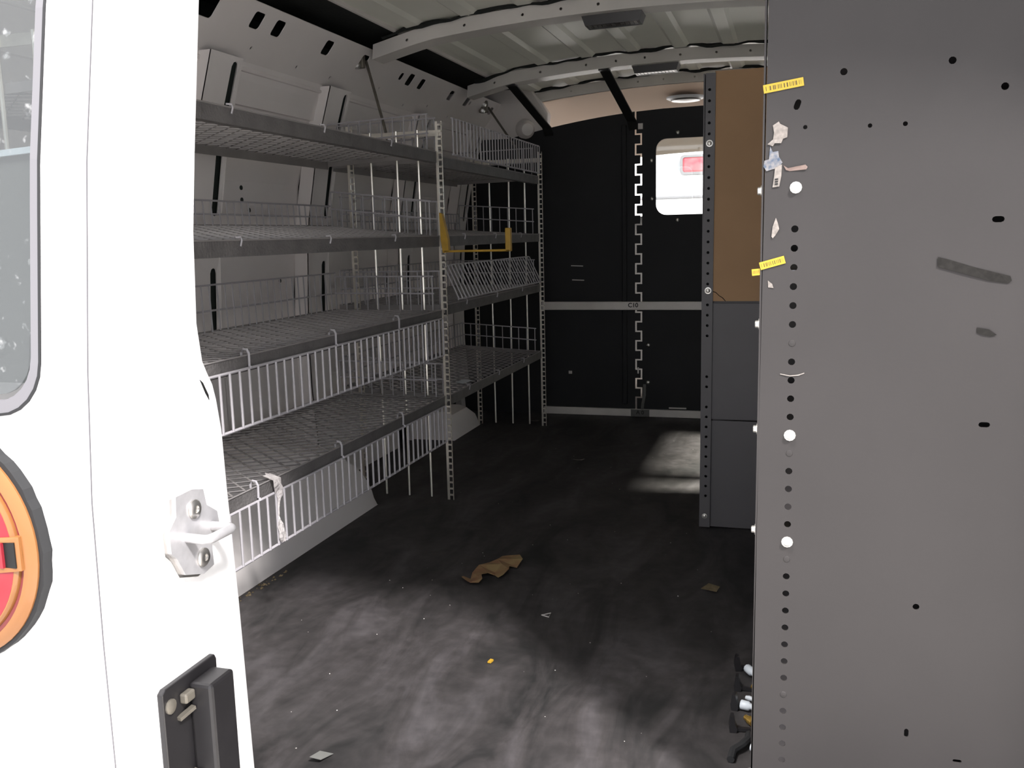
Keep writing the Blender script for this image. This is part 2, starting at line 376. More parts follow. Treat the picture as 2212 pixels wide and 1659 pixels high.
# wheel well
def arch(y):
    if y < 1.12 or y > 2.335: return 0.0
    t = (y - 1.12) / (2.335 - 1.12)
    return 0.27 * min(1.0, (1 - abs(2*t - 1)**2.3))**0.62
ys = [1.12 + (2.335 - 1.12) * (0.5 - 0.5*math.cos(math.pi*k/28)) for k in range(29)]
m_ = MB(); vs = []; fs = []
for y in ys:
    h = arch(y) + 0.002
    vs += [(-1.118, y, 0.0), (-1.128, y, h*0.93), (-1.150, y, h), (-1.39, y, h)]
for i in range(28):
    a = 4*i
    for k in range(3): fs.append((a+k, a+k+1, a+k+5, a+k+4))
m_.add(vs, fs).build('wheel_well', M['wall_paint'], wall, smooth=True)
m_ = MB(); vs = []; fs = []
for i, (y, h) in enumerate(((3.16, 0.0), (3.20, 0.10), (3.36, 0.10), (3.46, 0.05), (3.49, 0.0))):
    vs += [(-1.19, y, 0.0), (-1.21, y, h*0.9), (-1.24, y, h), (-1.38, y, h)]
for i in range(4):
    a = 4*i
    for k in range(3): fs.append((a+k, a+k+1, a+k+5, a+k+4))
m_.add(vs, fs).build('pillar_foot', M['wall_paint'], wall, smooth=True)
MB().lathe([(0.0, 0.026), (0.024, 0.020), (0.038, 0.0), (0.038, -0.02)], (-1.045, 3.715, 1.172), (0.55, -0.8, -0.15), 20).build('belt_anchor_cover', M['wall_paint'], wall, smooth=True)

# ------------------------------------------------------------------ right wall
wr = empty('wall_right', (XR, 2.3, 0), kind='structure')
m_ = MB(); m_.plate([(0.80, -0.05), (YB + 0.03, -0.05), (YB + 0.03, 1.42), (0.80, 1.42)], [rrect(2.775, 0.50, 2.835, 0.735, 0.012, 2), rrect(2.90, 0.50, 3.30, 0.735, 0.03, 3)],
                    lambda a, b, t: (XR + t, a, b), 0.04)
m_.build('skin_panel', M['wall_paint'], wr)
w1 = MB().box((XR + 0.015, 2.76, 0.48), (XR + 0.019, 3.32, 0.81)).build('window_1', M['glass'], None, kind='structure')

# ------------------------------------------------------------------ ceiling
def zsk(x): return 1.372 - 0.050 * ((x + 0.38) / 0.72)**2
def zbow(x): return zsk(x) - 0.052 - max(0, (-x - 0.98))*0.10 - max(0, (x - 0.25))*0.10
ceil = empty('ceiling', (-0.38, 2.3, 1.37), kind='structure')
xs = []; X0, X1 = -1.075, 0.44
cents = [-1.02, -0.86, -0.70, -0.54, -0.38, -0.22, -0.06, 0.10, 0.26]
for c in cents: xs += [(c - 0.030, 0), (c - 0.018, -0.008), (c + 0.018, -0.008), (c + 0.030, 0)]
xs = [(X0, 0)] + xs + [(X1, 0)]
m_ = MB(); vs = []; fs = []
for x, d in xs:
    for y in (0.84, 3.84): vs.append((x, y, zsk(x) + d))
for x, d in xs:
    for y in (0.84, 3.84): vs.append((x, y, zsk(x) + 0.02))
k_ = len(xs)
for i in range(k_ - 1):
    a = 2*i; fs.append((a, a+2, a+3, a+1)); b = 2*k_ + 2*i; fs.append((b, b+1, b+3, b+2))
m_.add(vs, fs).build('roof_panel', M['ceiling_paint'], ceil)
MB().box((-1.080, 0.90, zsk(-1.075) - 0.010), (-1.072, 3.76, zsk(-1.075) + 0.004)).build('edge_flange', M['bow_paint'], ceil)
MB().box((-1.44, 0.84, 1.40), (XR + 0.05, 5.0, 1.44)).build('roof_skin', M['wall_paint'], ceil)
MB().box((0.42, 0.88, 1.24), (XR, 3.80, 1.34)).build('roof_rail', M['wall_paint'], ceil)
def make_bow(y, h=0.042, w=0.065, mt='bow_paint', xa=-1.145, xb=0.44):
    nx = 26; X = [xa + (xb - xa)*i/nx for i in range(nx + 1)]
    m = MB(); holes = [circ(x, 0.020, 0.0042, 8) for x in (-1.04, -0.87, -0.705, -0.60, -0.50, -0.38, -0.26, -0.15, 0.0, 0.15)]
    fn = lambda a, b, t: (a, y + t - 0.010*(1 - b/h), zbow(a) + b)
    m.plate([(x, 0) for x in X] + [(x, h) for x in reversed(X)], holes, fn, 0.002, [((x, 0), (x, h)) for x in X[1:-1] if not any(abs(x - c) < 0.006 for c in (-1.04, -0.87, -0.705, -0.60, -0.50, -0.38, -0.26, -0.15, 0.0, 0.15))])
    vs = []; fs = []
    for x in X: vs += [(x, y - 0.010, zbow(x)), (x, y + w, zbow(x)), (x, y + w, zbow(x) + h), (x, y - 0.010, zbow(x) + 0.002), (x, y + w - 0.002, zbow(x) + 0.002), (x, y + w - 0.002, zbow(x) + h)]
    for i in range(nx):
        a = 6*i
        for p, q in ((0, 1), (1, 2), (2, 5), (5, 4), (4, 3), (3, 0)): fs.append((a+p, a+q, a+6+q, a+6+p))
    m.add(vs, fs)
    b = m.build('roof_bow', M[mt], ceil)
    pts = []; rs = []; ph = random.random()*6
    for i in range(90):
        x = xa + 0.03 + (xb - xa - 0.06)*i/89
        pts.append((x, y - 0.004, zbow(x) + h + 0.004 + 0.004*math.sin(x*23 + ph) + 0.002*math.sin(x*71))); rs.append(0.0055 + 0.002*math.sin(x*31 + ph))
    MB().tube(pts, 0.006, 6, rs=rs).build('seal_bead', M['black_seal'], b)
for y in (1.68, 2.50, 3.30): make_bow(y)
make_bow(3.78, mt='bow_paint', xa=-1.08)
MB().box((-1.44, 0.84, 1.335), (XR + 0.05, 0.90, 1.41)).build('trim_1', M['white_paint'], None, kind='structure')
MB().box((0.60, 0.80, -0.72), (XR + 0.05, 0.90, 1.41)).build('trim_2', M['white_paint'], None, kind='structure')

# interior lamps on the bows
def roof_lamp(x, y, label):
    zt = zbow(x) - 0.0005
    o = empty('roof_lamp', (x, y, zt), label=label, cat='lamp', group='dark rectangular lamps under the roof bows')
    m = MB(); w, d, h = 0.080, 0.036, 0.024
    sk = lambda xx: zbow(xx) - zbow(x)
    top = [(-w, -d), (w, -d), (w, d), (-w, d)]
    vs = [(x+a, y+b, zbow(x+a) - 0.0005) for a, b in top] + [(x+a*0.90, y+b*0.80, zbow(x+a) - h) for a, b in top] + [(x+a*0.80, y+b*0.62, zbow(x+a) - h) for a, b in top] + [(x+a*0.79, y+b*0.60, zbow(x+a) - h + 0.005) for a, b in top]
    fs = [(0, 3, 2, 1)]
    for L in range(3):
        for k in range(4): fs.append((4*L+k, 4*L+(k+1) % 4, 4*L+4+(k+1) % 4, 4*L+4+k))
    fs.append((12, 13, 14, 15)); m.add(vs, fs); m.build('housing', M['plastic_black'], o)
    ln = MB()
    for k in range(11):
        a = -w*0.76 + w*1.52*k/10
        ln.box((x+a-0.0052, y-d*0.58, zbow(x+a) - h + 0.0005), (x+a+0.0052, y+d*0.58, zbow(x+a) - h + 0.0045))
    ln.build('lens', M['lens_grey'], o)
roof_lamp(-0.470, 2.553, 'dark rectangular lamp on the nearer roof bow')
roof_lamp(-0.468, 3.350, 'dark rectangular lamp on the farther roof bow beside black strap')

# ------------------------------------------------------------------ bulkhead
bk = empty('wall_front', (-0.38, YB, 0), kind='structure')
def ztop(x): return 1.226 - 0.052*((x + 0.38)/0.58)**2
HX = -0.594
g = 0.0035; gh = 0.003
def zigzag(sx, sh):      # boundary points of one panel along the interlocking hinge
    out = []
    for i in range(29):
        z0, z1 = 0.04 + 0.039*i, 0.04 + 0.039*(i + 1); x = HX + (0.011 if i % 2 else -0.011) + sx*g
        s0 = sh*gh if i % 2 else -sh*gh
        out += [(x, z0 + (0 if i == 0 else s0)), (x, z1 - (0 if i == 28 else s0))]
    return out
left = [(-1.37, 0.0), (HX - g - 0.011, 0.0)] + zigzag(-1, 1) + [(HX - g - 0.011, ztop(HX))]
lt = [-1.37 + (HX - g - 0.011 + 1.37)*k/16 for k in range(15, -1, -1)]
left += [(x, ztop(max(x, -1.12))) for x in lt]
right = [(XR + 0.01, 0.0)] + [(XR + 0.01, ztop(0.42))] + [(x, ztop(x)) for x in (0.40, 0.25, 0.1, -0.05, -0.2, -0.35, -0.5, HX + g - 0.011)]
right += list(reversed(zigzag(1, -1))) + [(HX + g - 0.011, 0.0)]
bfn = lambda a, b, t: (a, YB + t, b)
MB().plate(left, [], bfn, 0.004).build('fixed_panel', M['black_panel'], bk)
win = rrect(-0.525, 0.815, -0.150, 1.11, 0.042, 6)
dr = MB().plate(right, [win], bfn, 0.004).build('door_panel', M['black_panel'], bk)
MB().plate(rrect(-0.537, 0.803, -0.138, 1.122, 0.05, 6), [rrect(-0.524, 0.816, -0.151, 1.109, 0.041, 6)], lambda a, b, t: (a, YB - 0.004 + t, b), 0.004).build('window_frame', M['black_panel'], dr)
MB().plate(rrect(-0.53, 0.81, -0.145, 1.115, 0.04, 4), [], lambda a, b, t: (a, YB + 0.006 + t, b), 0.003).build('pane', M['glass'], dr)
MB().box((-0.660, YB - 0.012, 0.05), (-0.640, YB, 1.17)).build('stiffener', M['black_panel'], bk, bevel=0.004)
def dome(x, z, r, name='bolt', m='steel', par=bk, y=YB, h=0.006):
    MB().lathe([(r, 0), (r, h*0.35), (r*0.75, h*0.8), (r*0.3, h), (0, h)], (x, y, z), (0, -1, 0), 12).build(name, M[m], par, smooth=True)
for x, z in ((-0.44, 1.130), (-0.542, 1.028), (-0.540, 0.880), (-0.44, 0.795)): dome(x, z, 0.008, par=dr)
for x, z in ((-0.955, 1.165), (-0.612, 1.172), (-0.555, 0.296), (-0.556, 0.142)): dome(x, z, 0.0085)
MB().box((-0.594, YB - 0.007, 1.150), (-0.576, YB, 1.172)).build('hinge_block', M['alu'], bk)
MB().box((-0.888, YB - 0.003, 0.172), (-0.874, YB, 0.184)).build('patch', M['alu'], bk)
MB().box((-0.599, YB - 0.003, 0.178), (-0.593, YB, 0.204)).build('hinge_tab', M['alu'], bk)
for z, dx in ((0.620, 0.0), (0.562, 0.004)):
    MB().bar((-0.872 + dx, YB - 0.002, z + 0.001), (-0.822 + dx, YB - 0.002, z - 0.001), 0.003, 0.0035).build('scuff_strip', M['alu'], bk)
m_ = MB(); vs = []
for z, x, y in ((0.135, -0.569, 0.006), (0.09, -0.569, 0.010), (0.055, -0.576, 0.008), (0.03, -0.578, 0.014)): vs += [(x - 0.006, YB - y, z), (x + 0.006, YB - y, z), (x + 0.006, YB - y + 0.002, z), (x - 0.006, YB - y + 0.002, z)]
fs = [(0, 1, 2, 3), (12, 15, 14, 13)]
for i in range(3):
    for k in range(4): fs.append((4*i+k, 4*i+(k+1) % 4, 4*i+4+(k+1) % 4, 4*i+4+k))
m_.add(vs, fs).build('webbing_end', M['board'], bk)
# label rails
def rail_label(z0, z1, s, lx, plate, x1, mname):
    r = MB().box((-0.995, YB - 0.016, z0), (x1, YB - 0.002, z1)).build('label_rail', M[mname], bk, bevel=0.002)
    yf = YB - 0.0168
    if plate:
        MB().box((lx - 0.038, YB - 0.0175, z0 + 0.001), (lx + 0.038, YB - 0.016, z1 - 0.001)).build('label_card', M['board'], r); yf = YB - 0.0182
    me = text_mesh(s, (z1 - z0)*0.72, lambda a, b: (a + lx, yf, b + (z0 + z1)/2 + 0.002), 'lettering')
    me.materials.append(M['paper_black'])
    for v in me.vertices: v.co -= wloc(r)
    link('lettering', me, None, r)
rail_label(0.440, 0.474, 'C10', -0.614, False, 0.70, 'alu')
rail_label(0.001, 0.032, 'A 0', -0.586, True, 0.70, 'alu')
MB().box((-0.47, YB - 0.004, 0.036), (-0.40, YB, 0.041)).build('hinge_tab', M['alu'], bk)
# straps from bow to bulkhead
for p0, p1 in (((-0.985, 3.33, zbow(-0.985) - 0.002), (-0.955, YB - 0.006, 1.165)), ((-0.645, 3.33, zbow(-0.645) - 0.002), (-0.612, YB - 0.006, 1.170))):
    m_ = MB(); d = Vector(p1) - Vector(p0)
    m_.bar(p0, Vector(p0) + d*0.94, 0.036, 0.005); m_.bar(Vector(p0) + d*0.93, (p1[0], p1[1], p1[2] - 0.02), 0.036, 0.005, up=(0, 1, 0))
    m_.bar((p0[0], p0[1] - 0.03, p0[2]), (p0[0], p0[1] + 0.01, p0[2]), 0.036, 0.005)
    m_.build('brace_strap', M['black_metal'], bk)

MB().plate([(-1.42, 0.0), (-1.30, 0.0), (-1.05, 1.06), (-0.985, 1.13), (-0.965, 1.19), (-0.960, 1.235), (-0.99, 1.28), (-1.08, 1.40), (-1.42, 1.40)], [], lambda a, b, t: (a, YB + 0.006 + t, b), 0.05).build('pillar_hoop', M['wall_paint'], bk, bevel=0.01)
# ------------------------------------------------------------------ cab beyond the bulkhead
cab = empty('wall_cab', (-0.38, 4.5, 0), kind='structure')
m_ = MB(); vs = []; fs = []; cx_ = [-1.15 + 1.55*i/12 for i in range(13)]
for y, dz in ((3.772, -0.0545), (3.90, -0.062), (4.2, -0.082), (4.6, -0.10), (5.0, -0.19), (5.06, -0.21)):
    for x in cx_: vs.append((x, y, zsk(x) + dz))
for j in range(5):
    for i in range(12): a = 13*j + i; fs.append((a, a+1, a+14, a+13))
m_.add(vs, fs).build('headliner', M['beige'], cab)
m_ = MB(); m_.box((-1.36, 4.75, 0.0), (XR, 5.2, 0.80)); m_.box((-1.3, 4.80, 0.78), (XR - 0.05, 5.15, 0.83)); m_.build('dashboard', M['dash'], cab)
for s, x in ((0, -1.38), (1, XR - 0.02)): MB().box((x, 3.80, 0.0), (x + 0.04, 5.2, 0.82)).build('cab_side', M['beige'], cab)
dl = empty('dome_lamp', (-0.436, 3.98, 1.30), label='oval dome lamp in the beige cab headliner above the bulkhead', cat='lamp')
MB().lathe([(0.078, 0.0), (0.078, 0.006), (0.068, 0.010), (0.062, 0.010)], (-0.436, 3.98, 1.294), (0, 0, -1), 28).build('bezel', M['white_pl'], dl, smooth=True)
MB().lathe([(0.062, 0.0), (0.058, 0.008), (0.03, 0.012), (0, 0.013)], (-0.436, 3.98, 1.286), (0, 0, -1), 28).build('lens', M['lens_grey'], dl, smooth=True)

# white van parked ahead, seen through the bulkhead window
pv = empty('parked_van', (-0.9, 8.6, -0.72), label='white van parked ahead, seen through the bulkhead window', cat='van')
MB().box((-2.1, 8.0, -0.35), (0.35, 11.5, 1.95)).build('body', M['white_paint'], pv, bevel=0.12)
MB().box((-2.0, 7.985, 1.02), (0.25, 8.01, 1.045)).build('crease_trim', M['frost'], pv, bevel=0.008)
tl = MB().box((-0.905, 7.97, 1.225), (-0.55, 8.02, 1.365)).build('tail_lamp', M['red_far'], pv, bevel=0.03)
MB().plate(rrect(-0.915, 1.215, -0.54, 1.375, 0.03, 4), [rrect(-0.895, 1.235, -0.56, 1.355, 0.02, 4)], lambda a, b, t: (a, 7.965 + t, b), 0.03).build('bezel', M['frost'], tl)
MB().box((-2.15, 7.80, -0.40), (0.40, 8.05, -0.10)).build('bumper', M['dash'], pv, bevel=0.04)
for x in (-1.9, 0.15):
    for y in (8.7, 10.8): MB().lathe([(0.2, 0.0), (0.34, 0.02), (0.36, 0.1), (0.34, 0.2), (0.2, 0.22)], (x - 0.11, y, -0.36), (1, 0, 0), 24).build('wheel', M['rubber'], pv, smooth=True)

# ------------------------------------------------------------------ closed left leaf of the rear door
JX = -0.62
FAR = [(-0.30, 0.915), (0.11, 0.911), (0.334, 0.904), (0.472, 0.897), (0.538, 0.895), (0.575, 0.889), (0.593, 0.884), (0.607, 0.876), (0.621, 0.869), (0.663, 0.864), (0.762, 0.871), (0.846, 0.884), (1.008, 0.912), (1.31, 0.955)]
NEAR = [(-0.30, 0.684), (0.247, 0.682), (0.371, 0.682), (0.512, 0.685), (0.636, 0.696), (0.825, 0.720), (0.972, 0.747), (1.31, 0.83)]
def lin(T, z):
    for (z0, a), (z1, b) in zip(T, T[1:]):
        if z <= z1: return a + (b - a)*(z - z0)/(z1 - z0)
    return T[-1][1]
door = empty('door_1', (-0.98, 0.8, -0.30), kind='structure')
lz = sorted({-0.30, 1.31} | {z for z, _ in FAR} | {z for z, _ in NEAR} | {0.2, 0.42, 0.70, 0.90, 1.15})
# outer sheet with window opening
wn = dens(rrect(-1.22, 0.600, -0.690, 1.20, 0.045, 6))
outer = [(-1.40, z) for z in lz] + [(JX - 0.006, z) for z in reversed(lz)]
cuts = [((-1.40, z), (JX - 0.006, z)) for z in lz[1:-1] if z < 0.595] + [((-1.40, z), (-1.225, z)) for z in lz if 0.6 < z < 1.2] + [((-0.685, z), (JX - 0.006, z)) for z in lz if 0.6 < z < 1.2]
def wedge(z): return 0.010
ofn = lambda a, b, t: (a + (wedge(b) if -0.75 < a < -0.66 else 0), lin(NEAR, b) + t, b)
MB().plate(outer, [wn], ofn, 0.004, cuts).build('outer_skin', M['white_paint'], door, smooth=True)
# jamb face (faces the opening), rounded front edge and inner return
m_ = MB(); vs = []; fs = []
for z in lz:
    a, b = lin(NEAR, z), lin(FAR, z)
    vs += [(JX - 0.006, a, z), (JX - 0.0015, a + 0.0018, z), (JX, a + 0.006, z), (JX, a + 0.030, z), (JX + 0.002, a + 0.034, z), (JX + 0.002, b - 0.006, z), (JX, b, z), (JX - 0.012, b + 0.004, z), (-1.40, b + 0.004, z)]
for i in range(len(lz) - 1):
    for k in range(8): fs.append((9*i+k, 9*i+k+1, 9*i+10+k, 9*i+9+k))
wn2 = None
m_.add(vs, fs[:]); 
# leave the inner face open at the window: drop the inner-return quads between the window heights
m2 = MB(); m2.add(vs, [f for j, f in enumerate(fs) if not (j % 8 == 7 and 0.6 <= lz[j // 8] < 1.2)])
m2.build('jamb', M['white_paint'], door, smooth=True)
m_ = MB(); zl = [z for z in lz]
for z0, z1 in zip(zl, zl[1:]): m_.bar((JX - 0.0015, lin(NEAR, z0) + 0.0016, z0), (JX - 0.0015, lin(NEAR, z1) + 0.0016, z1), 0.0009, 0.0012)
m_.build('seam_sealer', M['frost'], door)
wf = MB().plate(dens(rrect(-1.228, 0.592, -0.684, 1.208, 0.05, 6)), [dens(rrect(-1.216, 0.605, -0.694, 1.197, 0.042, 6))], lambda a, b, t: (a + (wedge(b) if a > -0.8 else 0), lin(NEAR, b) - 0.0008 + t, b), 0.008).build('window_frame', M['frost'], door)
MB().plate(dens(rrect(-1.2295, 0.5905, -0.6825, 1.2095, 0.0515, 6)), [dens(rrect(-1.227, 0.593, -0.685, 1.207, 0.050, 6))], lambda a, b, t: (a + (wedge(b) if a > -0.8 else 0), lin(NEAR, b) - 0.0014 + t, b), 0.002).build('rubber_lip', M['rubber'], wf)
MB().plate(dens(rrect(-1.21, 0.61, -0.70, 1.19, 0.04, 6)), [], lambda a, b, t: (a + (wedge(b) if a > -0.8 else 0), lin(NEAR, b) + 0.006 + t, b), 0.003, [((-1.209, z), (-0.701, z)) for z in (0.70, 0.825, 0.972)]).build('door_glass', M['glass_dark'], door)
m_ = MB(); m_.plate([(-1.20, 0.62), (-0.715, 0.62), (-0.70, 0.84), (-0.75, 0.835), (-0.95, 0.80), (-1.20, 0.79)], [], lambda a, b, t: (a + (wedge(b) if a > -0.8 else 0), lin(NEAR, b) + 0.016 + t, b), 0.004)
m_.build('backing_board', M['board'], door)
m_ = MB(); m_.bar((-1.20, lin(NEAR, 0.79) + 0.014, 0.792), (-0.75, lin(NEAR, 0.835) + 0.014, 0.838), 0.006, 0.006); m_.bar((-0.75, lin(NEAR, 0.835) + 0.014, 0.838), (-0.675, lin(NEAR, 0.84) + 0.014, 0.842), 0.006, 0.006)
m_.build('board_edge', M['white_pl'], door)
MB().plate([(0.859, 0.602), (0.864, 0.598), (0.8725, 0.583), (0.873, 0.577), (0.867, 0.586)], [], lambda a, b, t: (JX + 0.0026 - t, a, b), 0.001).build('paint_chip', M['black_metal'], door)
# round tail lamp
LC = Vector((-0.791, 0.684, 0.464)); LA = Vector((0, -1, 0))
lamp = empty('tail_lamp', LC, door)
def off(p, d): return LC + LA*d
rr = []
for k in range(72): rr.append((LC.x + (0.1205 + random.uniform(-0.001, 0.0018))*math.cos(2*math.pi*k/72), LC.z + (0.1205 + random.uniform(-0.001, 0.0018))*math.sin(2*math.pi*k/72)))
MB().plate(rr, [], lambda a, b, t: (a, LC.y - 0.012 + t, b), 0.012).build('gasket', M['rubber'], lamp)
MB().lathe([(0.116, 0.006), (0.116, 0.014), (0.112, 0.018), (0.1045, 0.019), (0.1035, 0.017), (0.1035, 0.006)], LC, LA, 64).build('lens_rim', M['amber'], lamp, smooth=True)
MB().lathe([(0.1036, 0.006), (0.1036, 0.0155), (0.0995, 0.0160), (0.0995, 0.006)], LC, LA, 64).build('lens_groove', M['darkred'], lamp, smooth=True)
MB().lathe([(0.0994, 0.006), (0.0994, 0.0165), (0.0985, 0.020), (0.0965, 0.022), (0.0955, 0.022), (0.0955, 0.006)], LC, LA, 64).build('outer_lens', M['amber'], lamp, smooth=True)
MB().lathe([(0.0954, 0.006), (0.0954, 0.022), (0.080, 0.0265), (0.04, 0.031), (0.0, 0.032)], LC, LA, 64).build('inner_lens', M['red'], lamp, smooth=True)
nx0, nx1, nz0, nz1 = LC.x + 0.078, LC.x + 0.100, 0.452, 0.477
MB().plate([(nx0 - 0.006, nz0 - 0.006), (nx1 + 0.004, nz0 - 0.003), (nx1 + 0.004, nz1 + 0.005), (nx0 - 0.006, nz1 + 0.004)], [rrect(nx0, nz0, nx1, nz1, 0.003, 3)], lambda a, b, t: (a, LC.y - 0.0285 + t + max(0, a - nx0)*0.25, b), 0.016).build('notch_rim', M['amber'], lamp)
MB().box((nx0 + 0.010, LC.y - 0.0245, nz0), (nx1, LC.y - 0.018, nz1)).build('notch_pocket', M['black_metal'], lamp)
MB().box((nx0, LC.y - 0.0275, nz0), (nx0 + 0.010, LC.y - 0.018, nz1)).build('notch_side', M['red'], lamp)
# striker on the jamb
JF = JX + 0.002
st = empty('striker', (JF, 0.82, 0.44), door)
po = [(0.791, 0.489), (0.818, 0.490), (0.838, 0.485), (0.842, 0.466), (0.860, 0.454), (0.863, 0.436), (0.846, 0.424), (0.847, 0.396), (0.828, 0.392), (0.797, 0.402), (0.785, 0.424), (0.777, 0.432), (0.776, 0.456), (0.789, 0.468)]
jf = lambda d: (lambda a, b, t: (JF + d - t, a, b))
MB().plate([(0.82 + (a - 0.82)*1.0 - 0.004, b - 0.002) for a, b in po], [], jf(0.004), 0.004).build('shim', M['steel'], st)
sp_ = MB().plate(po, [], jf(0.009), 0.005).build('base_plate', M['alu'], st)
sp_.data.materials.clear(); sp_.data.materials.append(mat('pale_zinc', (0.46, 0.45, 0.46), 0.35, 0.4, var=0.2, scale=60))
for y, z in ((0.819, 0.468), (0.828, 0.411)):
    s_ = MB().lathe([(0.0105, 0), (0.0105, 0.002), (0.008, 0.004), (0.004, 0.0042), (0.0035, 0.0025), (0, 0.0025)], (JF + 0.009, y, z), (1, 0, 0), 18).build('screw', M['steel'], st, smooth=True)
MB().tube([(JF + 0.004, 0.804, 0.441), (JF + 0.030, 0.8035, 0.4405), (JF + 0.0345, 0.806, 0.4405), (JF + 0.036, 0.811, 0.4405), (JF + 0.036, 0.842, 0.440), (JF + 0.0345, 0.847, 0.440), (JF + 0.030, 0.8495, 0.440), (JF + 0.004, 0.849, 0.440)], 0.0052, 12).build('loop', sp_.data.materials[0], st, smooth=True)
# black latch wedge lower down the jamb
lb = empty('latch_wedge', (JF, 0.79, 0.22), door)
MB().plate([(0.746, 0.290), (0.752, 0.294), (0.838, 0.294), (0.841, 0.288), (0.838, 0.140), (0.746, 0.140)], [], jf(0.007), 0.007).build('back_plate', M['plastic_black'], lb, bevel=0.0015)
MB().box((JF + 0.007, 0.788, 0.150), (JF + 0.036, 0.831, 0.284)).build('wedge_block', M['plastic_black'], lb, bevel=0.004)
MB().lathe([(0.008, 0), (0.008, 0.002), (0.005, 0.0035), (0, 0.004)], (JF + 0.007, 0.757, 0.273), (1, 0, 0), 14).build('screw', M['brace'], lb, smooth=True)
MB().box((JF + 0.007, 0.772, 0.268), (JF + 0.016, 0.788, 0.279)).build('spring_clip', M['brace'], lb, bevel=0.002)
MB().bar((JF + 0.009, 0.766, 0.254), (JF + 0.013, 0.787, 0.258), 0.006, 0.004).build('spring_clip', M['brace'], lb)
MB().bar((JF + 0.009, 0.768, 0.178), (JF + 0.013, 0.787, 0.184), 0.010, 0.005).build('spring_clip', M['brace'], lb)

# ------------------------------------------------------------------ wire shelf racks on the left
XF, XB = -0.935, -1.262
WIRE_R = 0.0024
def wire_mesh(h, r=WIRE_R):
    m = MB(); n = 6
    m.tube([(0, 0, 0), (0, 0, h)], r, n); return m.mesh('wire', M['wire'], smooth=True)
WM = {}
def wires_mesh(h):
    k = round(h, 4)
    if k not in WM: WM[k] = wire_mesh(k)
    return WM[k]
def deck_mesh(y0, y1, xf, xb, zf, zb):
    lw, sw = 0.040, 0.0250; m = MB(); ny = int(round((y1 - y0)/(lw/2))); nr = int((xf - xb - 0.006)/sw)
    zc = lambda x: zf + (zb - zf)*(x - xf)/(xb - xf)
    for i in range(nr + 1):
        xi = xf - 0.008 - (i + 0.5)*(xf - xb - 0.012)/(nr + 1); b0 = len(m.v)
        for j in range(ny + 1):
            y = y0 + (y1 - y0)*j/ny; x = xi + (sw*0.47 if (i + j) % 2 else -sw*0.47); z = zc(x)
            m.v += [(x - 0.0017, y, z - 0.0025), (x + 0.0017, y, z - 0.0008), (x + 0.0017, y, z + 0.0010), (x - 0.0017, y, z - 0.0007)]
        for j in range(ny):
            a = b0 + 4*j
            for k in range(4): m.f.append((a+k, a+(k+1) % 4, a+4+(k+1) % 4, a+4+k))
    return m
